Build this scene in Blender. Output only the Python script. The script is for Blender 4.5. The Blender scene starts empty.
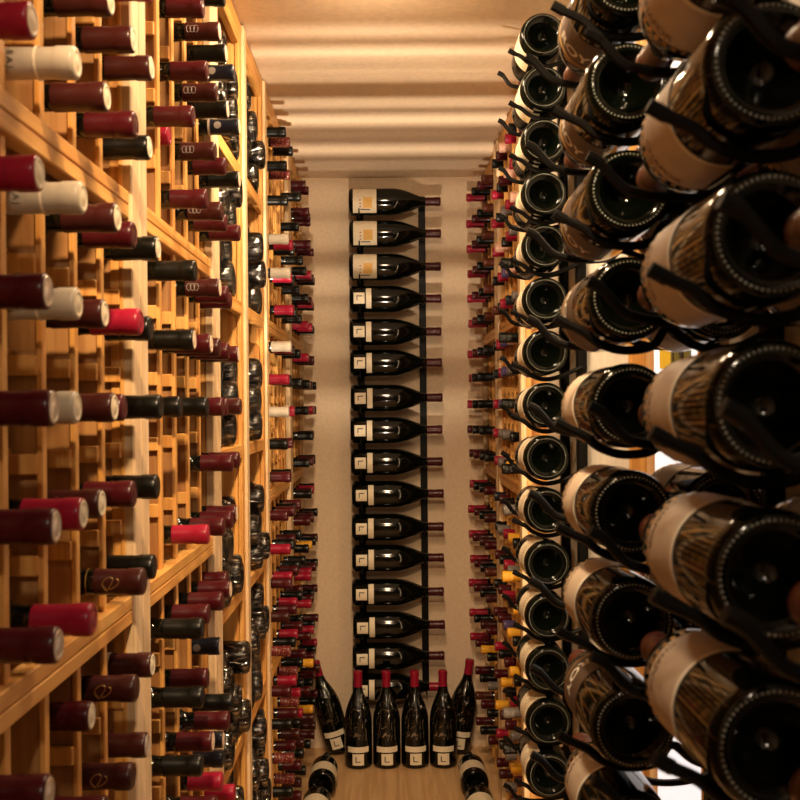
import bpy, bmesh, math, random
from mathutils import Vector, Matrix
random.seed(7)
R_ = math.radians
S = bpy.context.scene
COL = S.collection
H = 1.32          # eye height of the camera
F = 1016.0        # focal length in pixels of an 800 px frame
ZB = 3.92         # distance of the back wall
CEIL = H + 0.877

# ------------------------------------------------------------------ camera
cam = bpy.data.cameras.new('camera')
camo = bpy.data.objects.new('camera', cam)
COL.objects.link(camo)
camo.location = (0, 0, H)
camo.rotation_euler = Matrix.Rotation(R_(90), 4, 'X').to_euler()
camo.rotation_euler = (Matrix.Rotation(R_(90), 4, 'X') @ Matrix.Rotation(R_(-0.5), 4, 'Z')).to_euler()
cam.sensor_width = 36
cam.lens = 36 * F / 800
cam.shift_x = 12 / 800
cam.shift_y = 5 / 800
cam.clip_start = 0.02
cam.dof.use_dof = True
cam.dof.focus_distance = 2.5
cam.dof.aperture_fstop = 13
S.camera = camo

# ------------------------------------------------------------------ world, lights, exposure
w = bpy.data.worlds.new('world'); S.world = w; w.use_nodes = True
bg = w.node_tree.nodes['Background']
bg.inputs[0].default_value = (1.0, 0.72, 0.45, 1); bg.inputs[1].default_value = 0.05
S.view_settings.view_transform = 'Standard'
S.view_settings.look = 'None'
S.view_settings.gamma = 1
S.view_settings.exposure = 0.12


def area(name, loc, size, power, col, rot=(0, 0, 0), sizey=None, spread=180):
    l = bpy.data.lights.new(name, 'AREA')
    l.energy = power; l.color = col; l.size = size
    if sizey:
        l.shape = 'RECTANGLE'; l.size_y = sizey
    l.spread = R_(spread)
    o = bpy.data.objects.new(name, l)
    o.location = loc; o.rotation_euler = [R_(a) for a in rot]
    COL.objects.link(o)
    return o


WARM = (1.0, 0.68, 0.38)
WARM2 = (1.0, 0.74, 0.47)
area('aisle_light', (-0.02, 2.02, CEIL - 0.03), 0.12, 14, WARM2, (22, 0, 0), 0.30)
area('aisle_light', (-0.02, 1.42, CEIL - 0.03), 0.10, 8.5, WARM2, (14, 0, 0), 0.25)
area('entrance_light', (0.02, -0.55, CEIL - 0.03), 0.07, 6, (1.0, 0.82, 0.62), (35, 0, 0), 0.07)


def spot(name, loc, target, power, col, cone, blend, size):
    l = bpy.data.lights.new(name, 'SPOT'); l.energy = power; l.color = col; l.spot_size = R_(cone); l.spot_blend = blend; l.shadow_soft_size = size
    o = bpy.data.objects.new(name, l); o.location = loc
    o.rotation_euler = (Vector(target) - Vector(loc)).to_track_quat('-Z', 'Y').to_euler(); COL.objects.link(o)
    return o


spot('added_fill_spot', (-0.03, 0.42, CEIL - 0.05), (-0.06, 2.75, 0.35), 100, WARM, 52, 0.7, 0.03)  # unseen spot added to brighten the lower bins and floor
area('added_strip_fill', (0.395, 2.64, H - 0.30), 0.012, 2, WARM, (90, 0, 50), 1.9)  # unseen strip added to brighten the far left racks and back wall
UPL = (-0.03, 1.20, 0.16)     # unseen louvred uplight, added to streak the ceiling
spot('added_uplight_beam', UPL, (-0.02, 3.45, CEIL), 600, (1.0, 0.80, 0.58), 46, 0.9, 0.006)  # added beam, cut into ceiling streaks by the slats

# ------------------------------------------------------------------ materials
M = {}


def newmat(name):
    m = bpy.data.materials.new(name); m.use_nodes = True
    nt = m.node_tree
    return m, nt, nt.nodes['Principled BSDF']


def plain(name, col, rough=0.5, metal=0.0, coat=0.0, spec=0.5, bump=0.0, bscale=60, emis=None, estr=0):
    m, nt, b = newmat(name)
    b.inputs['Base Color'].default_value = (*col, 1)
    b.inputs['Roughness'].default_value = rough
    b.inputs['Metallic'].default_value = metal
    b.inputs['Coat Weight'].default_value = coat
    b.inputs['Coat Roughness'].default_value = 0.08
    b.inputs['Specular IOR Level'].default_value = spec
    n = nt.nodes.new('ShaderNodeTexNoise'); n.inputs['Scale'].default_value = bscale
    tc = nt.nodes.new('ShaderNodeTexCoord'); nt.links.new(tc.outputs['Object'], n.inputs['Vector'])
    mx = nt.nodes.new('ShaderNodeMix'); mx.data_type = 'RGBA'
    mx.inputs[6].default_value = (*[c * 0.86 for c in col], 1); mx.inputs[7].default_value = (*[min(1, c * 1.14) for c in col], 1)
    nt.links.new(n.outputs['Fac'], mx.inputs[0]); nt.links.new(mx.outputs[2], b.inputs['Base Color'])
    if bump:
        bp = nt.nodes.new('ShaderNodeBump'); bp.inputs['Strength'].default_value = bump; bp.inputs['Distance'].default_value = 0.002
        nt.links.new(n.outputs['Fac'], bp.inputs['Height']); nt.links.new(bp.outputs['Normal'], b.inputs['Normal'])
    if emis:
        b.inputs['Emission Color'].default_value = (*emis, 1); b.inputs['Emission Strength'].default_value = estr
    M[name] = m
    return m


def wood(name, c1, c2, axis, rough=0.5):
    m, nt, b = newmat(name)
    tc = nt.nodes.new('ShaderNodeTexCoord'); mp = nt.nodes.new('ShaderNodeMapping')
    sc = [22, 22, 22]; sc[axis] = 1.1
    mp.inputs['Scale'].default_value = sc
    oi = nt.nodes.new('ShaderNodeObjectInfo')
    add = nt.nodes.new('ShaderNodeVectorMath'); add.operation = 'ADD'
    mul = nt.nodes.new('ShaderNodeMath'); mul.operation = 'MULTIPLY'; mul.inputs[1].default_value = 7.0
    nt.links.new(oi.outputs['Random'], mul.inputs[0])
    nt.links.new(tc.outputs['Object'], add.inputs[0]); nt.links.new(mul.outputs[0], add.inputs[1])
    nt.links.new(add.outputs[0], mp.inputs['Vector'])
    n = nt.nodes.new('ShaderNodeTexNoise'); n.inputs['Scale'].default_value = 2.2; n.inputs['Detail'].default_value = 5
    n.inputs['Distortion'].default_value = 1.2
    nt.links.new(mp.outputs[0], n.inputs['Vector'])
    cr = nt.nodes.new('ShaderNodeValToRGB')
    cr.color_ramp.elements[0].position = 0.36; cr.color_ramp.elements[0].color = (*c1, 1)
    cr.color_ramp.elements[1].position = 0.68; cr.color_ramp.elements[1].color = (*c2, 1)
    nt.links.new(n.outputs['Fac'], cr.inputs[0]); nt.links.new(cr.outputs[0], b.inputs['Base Color'])
    bp = nt.nodes.new('ShaderNodeBump'); bp.inputs['Strength'].default_value = 0.15; bp.inputs['Distance'].default_value = 0.001
    nt.links.new(n.outputs['Fac'], bp.inputs['Height']); nt.links.new(bp.outputs['Normal'], b.inputs['Normal'])
    b.inputs['Roughness'].default_value = rough
    M[name] = m
    return m


P1, P2 = (0.56, 0.24, 0.050), (0.82, 0.45, 0.12)
for i, a in enumerate('xyz'):
    wood('pine_' + a, P1, P2, i)
wood('pine_lit_z', (0.64, 0.44, 0.23), (0.78, 0.58, 0.35), 2)  # same pine painted lighter, for the lit aisle faces of the stiles
wood('pine_shade_z', (0.34, 0.15, 0.045), (0.50, 0.26, 0.09), 2)  # same pine darkened, shade painted into the nearer racks' side boards
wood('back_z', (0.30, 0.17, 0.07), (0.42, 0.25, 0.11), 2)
wood('floor_wood', (0.52, 0.30, 0.13), (0.66, 0.42, 0.21), 1, 0.4)
plain('wall_paint', (0.68, 0.52, 0.36), 0.85, bump=0.1, bscale=90)
plain('white_paint', (0.80, 0.74, 0.62), 0.75)
plain('ceiling_paint', (0.80, 0.63, 0.45), 0.6)
plain('black_metal', (0.004, 0.0038, 0.0035), 0.45, spec=0.14)
plain('glass_dark', (0.0012, 0.0020, 0.0010), 0.08, spec=0.42)
plain('glass_deep', (0.0020, 0.0030, 0.0018), 0.10, spec=0.18)
plain('glass_brown', (0.0035, 0.0025, 0.0015), 0.12, spec=0.3)
plain('bead_glint', (0.26, 0.27, 0.23), 0.15, coat=1.0, spec=1.0)  # pale colour paints the glints on the dark glass beads
plain('cream', (0.68, 0.58, 0.41), 0.6)
plain('cream_border', (0.85, 0.78, 0.64), 0.55)
plain('label_white', (0.80, 0.70, 0.52), 0.6)
plain('taupe', (0.36, 0.25, 0.17), 0.55)
plain('label_brown', (0.085, 0.05, 0.03), 0.5)
plain('ink', (0.03, 0.02, 0.015), 0.6)
plain('ink_red', (0.35, 0.04, 0.03), 0.6)
plain('ink_yellow', (0.75, 0.45, 0.12), 0.6)
plain('ink_white', (0.75, 0.70, 0.60), 0.6)
plain('gold', (0.55, 0.34, 0.12), 0.35, metal=0.8)
plain('silver', (0.62, 0.55, 0.46), 0.35, metal=0.6)
plain('dull_silver', (0.24, 0.21, 0.18), 0.5)
plain('tip_cream', (0.62, 0.47, 0.33), 0.5)
plain('pane', (0.8, 0.8, 0.78), 0.3, emis=(0.95, 0.95, 1.0), estr=0.75)
plain('lamp_glow', (1, 0.9, 0.7), 0.5, emis=(1, 0.8, 0.55), estr=4)
CAP = {
    'K': ('black', (0.0028, 0.0030, 0.0022), 'foil_black'), 'R': ('dark red', (0.050, 0.0035, 0.006), 'foil_red'),
    'C': ('crimson', (0.27, 0.008, 0.028), 'foil_crimson'), 'W': ('white', (0.46, 0.40, 0.31), 'foil_white'),
    'M': ('maroon brown', (0.038, 0.007, 0.006), 'foil_maroon'), 'T': ('patterned brown', (0.16, 0.05, 0.035), 'foil_pattern'),
    'Y': ('yellow', (0.72, 0.36, 0.03), 'foil_yellow'), 'G': ('grey', (0.14, 0.12, 0.11), 'foil_grey'),
    'N': ('navy', (0.008, 0.010, 0.017), 'foil_navy'), 'B': ('copper brown', (0.080, 0.018, 0.009), 'foil_copper'),
    'P': ('pale pink', (0.58, 0.33, 0.24), 'foil_pink'), 'V': ('violet', (0.07, 0.05, 0.13), 'foil_violet')}
for k, (nm, c, mn) in CAP.items():
    plain(mn, c, 0.30, metal=0.0, spec=0.28, bump=0.12, bscale=70)
# patterned capsule: cream flecks printed on brown foil
nt = M['foil_pattern'].node_tree; b = nt.nodes['Principled BSDF']
vo = nt.nodes.new('ShaderNodeTexVoronoi'); vo.inputs['Scale'].default_value = 170
cr = nt.nodes.new('ShaderNodeValToRGB'); cr.color_ramp.elements[0].color = (0.5, 0.3, 0.18, 1); cr.color_ramp.elements[0].position = 0.22
cr.color_ramp.elements[1].color = (0.13, 0.02, 0.02, 1); cr.color_ramp.elements[1].position = 0.32
tc = nt.nodes.new('ShaderNodeTexCoord'); nt.links.new(tc.outputs['Object'], vo.inputs['Vector'])
nt.links.new(vo.outputs['Distance'], cr.inputs[0]); nt.links.new(cr.outputs[0], b.inputs['Base Color'])
# crumpled cellophane: clear film with sharp creases
m = bpy.data.materials.new('cellophane'); m.use_nodes = True; nt = m.node_tree; nt.nodes.clear()
out = nt.nodes.new('ShaderNodeOutputMaterial'); mix = nt.nodes.new('ShaderNodeMixShader')
tr = nt.nodes.new('ShaderNodeBsdfTransparent'); gl = nt.nodes.new('ShaderNodeBsdfGlossy'); gl.inputs['Roughness'].default_value = 0.12
gl.inputs['Color'].default_value = (1, 0.95, 0.9, 1)
vo = nt.nodes.new('ShaderNodeTexNoise'); vo.inputs['Scale'].default_value = 34; vo.inputs['Detail'].default_value = 2; vo.inputs['Distortion'].default_value = 1.2
tc = nt.nodes.new('ShaderNodeTexCoord'); mp = nt.nodes.new('ShaderNodeMapping'); mp.inputs['Scale'].default_value = (1, 1, 0.3)
nt.links.new(tc.outputs['Object'], mp.inputs['Vector']); nt.links.new(mp.outputs[0], vo.inputs['Vector'])
bp = nt.nodes.new('ShaderNodeBump'); bp.inputs['Strength'].default_value = 1.0; bp.inputs['Distance'].default_value = 0.02
nt.links.new(vo.outputs['Fac'], bp.inputs['Height']); nt.links.new(bp.outputs['Normal'], gl.inputs['Normal'])
cf = nt.nodes.new('ShaderNodeValToRGB'); e_ = cf.color_ramp.elements
e_[0].position = 0.50; e_[0].color = (0.015, 0.015, 0.015, 1); e_[1].position = 0.53; e_[1].color = (0.34, 0.34, 0.34, 1)
e_.new(0.56).color = (0.02, 0.02, 0.02, 1)
nt.links.new(vo.outputs['Fac'], cf.inputs[0]); nt.links.new(cf.outputs[0], mix.inputs[0])
nt.links.new(tr.outputs[0], mix.inputs[1]); nt.links.new(gl.outputs[0], mix.inputs[2]); nt.links.new(mix.outputs[0], out.inputs[0])
M['cellophane'] = m


# ------------------------------------------------------------------ mesh helpers
class MB:
    def __init__(s):
        s.v = []; s.f = []

    def add(s, vs, fs):
        o = len(s.v); s.v += [tuple(v) for v in vs]; s.f += [tuple(i + o for i in f) for f in fs]
        return s

    def box(s, x0, x1, y0, y1, z0, z1, b=0.0012):
        b = min(b, abs(x1 - x0) / 3, abs(y1 - y0) / 3, abs(z1 - z0) / 3)
        bm = bmesh.new(); bmesh.ops.create_cube(bm, size=1)
        for v in bm.verts:
            v.co = ((x0 + x1) / 2 + v.co.x * (x1 - x0), (y0 + y1) / 2 + v.co.y * (y1 - y0), (z0 + z1) / 2 + v.co.z * (z1 - z0))
        if b > 0:
            bmesh.ops.bevel(bm, geom=bm.edges[:], offset=b, segments=1, affect='EDGES')
        bm.verts.index_update()
        s.add([v.co[:] for v in bm.verts], [[v.index for v in f.verts] for f in bm.faces])
        bm.free(); return s

    def lathe(s, prof, n=32, a0=0, a1=360):
        full = abs(a1 - a0) >= 360
        m = n if full else n + 1
        vs = []; fs = []
        ring = []
        for r, h in prof:
            if r < 1e-6:
                ring.append([len(vs)]); vs.append((0, 0, h))
            else:
                ring.append(list(range(len(vs), len(vs) + m)))
                for i in range(m):
                    a = R_(a0 + (a1 - a0) * i / n)
                    vs.append((r * math.cos(a), r * math.sin(a), h))
        for A, B in zip(ring[:-1], ring[1:]):
            for i in range(n):
                j = (i + 1) % m if full else i + 1
                if len(A) == 1 and len(B) == 1: continue
                if len(A) == 1: fs.append((A[0], B[j], B[i]))
                elif len(B) == 1: fs.append((A[i], A[j], B[0]))
                else: fs.append((A[i], A[j], B[j], B[i]))
        return s.add(vs, fs)

    def tube(s, pts, r, n=8):
        pts = [Vector(p) for p in pts]; vs = []; fs = []
        for i, p in enumerate(pts):
            t = (pts[min(i + 1, len(pts) - 1)] - pts[max(i - 1, 0)]).normalized()
            u = t.cross(Vector((0, 1, 0)) if abs(t.y) < 0.9 else Vector((1, 0, 0))).normalized(); v = t.cross(u)
            rr = r
            for k in range(n):
                a = 2 * math.pi * k / n
                vs.append(tuple(p + (u * math.cos(a) + v * math.sin(a)) * rr))
        for i in range(len(pts) - 1):
            for k in range(n):
                fs.append((i * n + k, i * n + (k + 1) % n, (i + 1) * n + (k + 1) % n, (i + 1) * n + k))
        fs.append(tuple(range(n))[::-1]); fs.append(tuple(range((len(pts) - 1) * n, len(pts) * n)))
        return s.add(vs, fs)

    def mesh(s, name, mat, smooth=True, angle=35):
        me = bpy.data.meshes.new(name); me.from_pydata(s.v, [], s.f); me.update()
        bm = bmesh.new(); bm.from_mesh(me); bmesh.ops.recalc_face_normals(bm, faces=bm.faces[:]); bm.to_mesh(me); bm.free()
        if mat: me.materials.append(M[mat])
        if smooth:
            me.polygons.foreach_set('use_smooth', [True] * len(me.polygons))
            me.set_sharp_from_angle(angle=R_(angle))
        return me

    def obj(s, name, mat, parent=None, smooth=True, **k):
        return link(name, s.mesh(name, mat, smooth, **k), parent)


def link(name, me, parent=None):
    o = bpy.data.objects.new(name, me); COL.objects.link(o)
    if parent: o.parent = parent
    return o


def thing(name, label, cat, loc=(0, 0, 0), rot=None, group=None):
    o = bpy.data.objects.new(name, None); COL.objects.link(o); o.empty_display_size = 0.05
    o.location = loc
    if rot is not None: o.rotation_euler = rot
    return tag(o, label, cat, group)


def tag(o, label, cat, group=None):
    o['label'] = label; o['category'] = cat
    if group: o['group'] = group
    return o


def struct(name, mb, mat):
    o = mb.obj(name, mat, smooth=False); o['kind'] = 'structure'; return o


ORD = ['zeroth', 'first', 'second', 'third', 'fourth', 'fifth', 'sixth', 'seventh', 'eighth', 'ninth', 'tenth', 'eleventh',
       'twelfth', 'thirteenth', 'fourteenth', 'fifteenth', 'sixteenth', 'seventeenth', 'eighteenth', 'nineteenth', 'twentieth',
       'twenty-first', 'twenty-second', 'twenty-third', 'twenty-fourth', 'twenty-fifth', 'twenty-sixth', 'twenty-seventh', 'twenty-eighth']

# ------------------------------------------------------------------ the room
struct('floor', MB().box(-0.75, 0.75, -1.3, ZB + 0.1, -0.05, 0.0, 0), 'floor_wood')
struct('ceiling', MB().box(-0.75, 0.75, -1.3, ZB + 0.1, CEIL, CEIL + 0.05, 0), 'ceiling_paint')
struct('wall_back', MB().box(-0.75, 0.75, ZB, ZB + 0.1, 0, CEIL, 0), 'wall_paint')
struct('wall_left', MB().box(-0.75, -0.66, -1.3, ZB, 0, CEIL, 0), 'wall_paint')
struct('wall_front', MB().box(-0.75, 0.75, -1.4, -1.3, 0, CEIL, 0), 'wall_paint')
WR = 0.41
WZ0, WZ1 = 1.305, 1.578       # window opening along the right wall
wb, wt = H - 0.62, H + 0.62
wr = MB()
wr.box(WR, WR + 0.08, -1.3, WZ0, 0, CEIL, 0)
wr.box(WR, WR + 0.08, WZ1, 2.62, 0, CEIL, 0)
wr.box(WR, WR + 0.08, WZ0, WZ1, 0, wb, 0)
wr.box(WR, WR + 0.08, WZ0, WZ1, wt, CEIL, 0)
wr.box(WR + 0.08, 0.75, 2.54, 2.62, 0, CEIL, 0)
struct('wall_right', wr, 'white_paint')
struct('wall_right_far', MB().box(0.70, 0.75, 2.62, ZB, 0, CEIL, 0), 'wall_paint')
win = struct('window_1', MB().box(WR + 0.003, WR + 0.008, WZ0, WZ1, wb, wt, 0), 'pane')
fr = MB()
fr.box(WR - 0.012, WR + 0.03, WZ1 - 0.003, WZ1 + 0.105, 0.02, CEIL - 0.02, 0.003)
fr.box(WR - 0.012, WR + 0.03, WZ0 - 0.030, WZ0 + 0.003, 0.02, CEIL - 0.02, 0.003)
fr.box(WR - 0.010, WR + 0.03, WZ0, WZ1, wb - 0.05, wb, 0.003)
fr.box(WR - 0.010, WR + 0.03, WZ0, WZ1, wt, wt + 0.05, 0.003)
f_ = fr.obj('window_frame', 'pine_z', win, smooth=False)

# unseen uplight added for the ceiling streaks: a box with thin slats across its tilted mouth
lt = thing('added_uplight', 'unseen black louvred uplight added on the aisle floor to streak the ceiling', 'lamp', (UPL[0], UPL[1], 0))
tilt = math.atan2(3.05 - UPL[1], CEIL - UPL[2])      # lean of the beam from the vertical
MB().box(-0.12, 0.12, -0.10, 0.12, 0.001, 0.020, 0.003).obj('added_uplight_foot', 'black_metal', lt, smooth=False)
MB().box(-0.012, 0.012, -0.012, 0.012, 0.021, 0.145, 0.001).obj('added_uplight_stem', 'black_metal', lt, smooth=False)
hd = MB()
hd.box(-0.052, 0.052, -0.09, 0.09, -0.014, -0.008, 0)
hd.box(-0.052, -0.048, -0.13, 0.13, -0.008, 0.300, 0)
hd.box(0.048, 0.052, -0.13, 0.13, -0.008, 0.300, 0)
hd = hd.obj('added_uplight_housing', 'black_metal', lt, smooth=False); hd.location = (0, 0, UPL[2]); hd.rotation_euler = (-tilt, 0, 0)
_r = random.Random(5)
sl = -0.128
while sl < 0.128:
    h_ = _r.choice([0.005, 0.008, 0.012, 0.018])
    MB().box(-0.0475, 0.0475, sl, sl + h_, 0.294, 0.297, 0).obj('slat', 'black_metal', hd, smooth=False)
    sl += h_ + _r.choice([0.0015, 0.003, 0.004, 0.008])

# ------------------------------------------------------------------ bottles
PROF = {
    'slim': (0.0362, 0.300),
    # kind: (radius, length, lathe profile from punt to top, capsule start)
    'bordeaux': (0.0375, 0.300), 'burgundy': (0.0425, 0.300), 'wide': (0.0455, 0.300), 'magnum': (0.0505, 0.345), 'champ': (0.0465, 0.290)}


def profile(kind):
    R, L = PROF[kind]
    base = [(0, 0.034), (R * 0.16, 0.0325), (R * 0.34, 0.025), (R * 0.52, 0.013), (R * 0.66, 0.0035), (R * 0.74, 0.0008), (R * 0.82, 0.0),
            (R * 0.90, 0.0012), (R * 0.965, 0.0048), (R, 0.011)]
    n = 0.0135
    if kind in ('bordeaux', 'slim'):
        up = [(R, 0.185), (R * 0.99, 0.192), (R * 0.93, 0.201), (R * 0.80, 0.209), (R * 0.60, 0.216), (n * 1.15, 0.226), (n * 1.04, 0.235), (n, 0.294)]
    elif kind == 'magnum':
        n = 0.0150
        up = [(R, 0.155), (R * 0.985, 0.172), (R * 0.93, 0.192), (R * 0.83, 0.212), (R * 0.69, 0.232), (R * 0.53, 0.251), (R * 0.39, 0.268), (n * 1.1, 0.284), (n, 0.30), (n, L - 0.006)]
    else:
        s = L / 0.300
        up = [(R, 0.160 * s), (R * 0.985, 0.172 * s), (R * 0.93, 0.184 * s), (R * 0.82, 0.196 * s), (R * 0.67, 0.208 * s), (R * 0.52, 0.220 * s), (R * 0.40, 0.231 * s), (n * 1.12, 0.243 * s), (n, 0.256 * s), (n, L - 0.006)]
    return base, up, n


_cache = {}


def glass_mesh(kind, mat='glass_dark', seg=28):
    k = ('g', kind, mat, seg)
    if k not in _cache:
        base, up, n = profile(kind)
        L = PROF[kind][1]
        _cache[k] = MB().lathe(base + up + [(n * 0.8, L - 0.003), (0, L - 0.003)], seg).mesh('bottle_glass', mat, angle=50)
    return _cache[k]


def cap_mesh(kind, code, seg=24, ln=0.062):
    k = ('c', kind, code, seg, ln)
    if k not in _cache:
        L = PROF[kind][1]; n = profile(kind)[2] + 0.0009
        p = [(n * 0.97, L - ln), (n + 0.0005, L - ln + 0.0006), (n, L - ln * 0.55), (n * 0.995, L - 0.021), (n + 0.0003, L - 0.019), (n + 0.0009, L - 0.017), (n + 0.0010, L - 0.004),
             (n + 0.0007, L - 0.0018), (n + 0.0001, L - 0.0005), (n - 0.0008, L)]
        _cache[k] = MB().lathe(p + [(0, L)], seg).mesh('capsule', CAP[code][2], angle=40)
    return _cache[k]


def disc_mesh(kind, mat):
    k = ('d', kind, mat)
    if k not in _cache:
        L = PROF[kind][1]; n = profile(kind)[2]
        p = [(n - 0.0005, L + 0.0001), (n - 0.0012, L + 0.0007), (n - 0.003, L + 0.0007), (n - 0.0038, L + 0.0002), (n * 0.45, L + 0.0002), (n * 0.35, L + 0.0008), (0, L + 0.0009)]
        _cache[k] = MB().lathe(p, 20).mesh('capsule_top', mat, angle=30)
    return _cache[k]


def band(r, h0, h1, a0, a1, n=24):
    """patch wrapped on a cylinder of radius r, with a little thickness"""
    mb = MB(); mb.lathe([(r, h0), (r + 0.0003, h0), (r + 0.0003, h1), (r, h1)], n, a0, a1); return mb


def part(key, make, name, parent):
    if key not in _cache: _cache[key] = make()
    return link(name, _cache[key], parent)


_txt = {}


def text_on(r, h, ang, s, size, flip=1, bold=0.0):
    """letters wrapped round a cylinder (reading round the bottle), centre at angle ang, baseline height h"""
    cu = bpy.data.curves.new('t', 'FONT'); cu.body = s; cu.size = size; cu.align_x = 'CENTER'; cu.align_y = 'CENTER'; cu.offset = bold
    to = bpy.data.objects.new('t', cu); COL.objects.link(to)
    bpy.context.view_layer.update()
    me = bpy.data.meshes.new_from_object(to.evaluated_get(bpy.context.evaluated_depsgraph_get()))
    bpy.data.objects.remove(to)
    bm = bmesh.new(); bm.from_mesh(me)
    bmesh.ops.triangulate(bm, faces=bm.faces[:])
    bmesh.ops.subdivide_edges(bm, edges=[e for e in bm.edges if e.calc_length() > 0.003], cuts=1)
    vs = []
    for v in bm.verts:
        a = R_(ang) + flip * v.co.x / r
        vs.append((r * math.cos(a), r * math.sin(a), h + flip * v.co.y))
    bm.verts.index_update()
    fs = [[v.index for v in f.verts] for f in bm.faces]
    bm.free(); bpy.data.meshes.remove(me)
    return MB().add(vs, fs)


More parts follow.
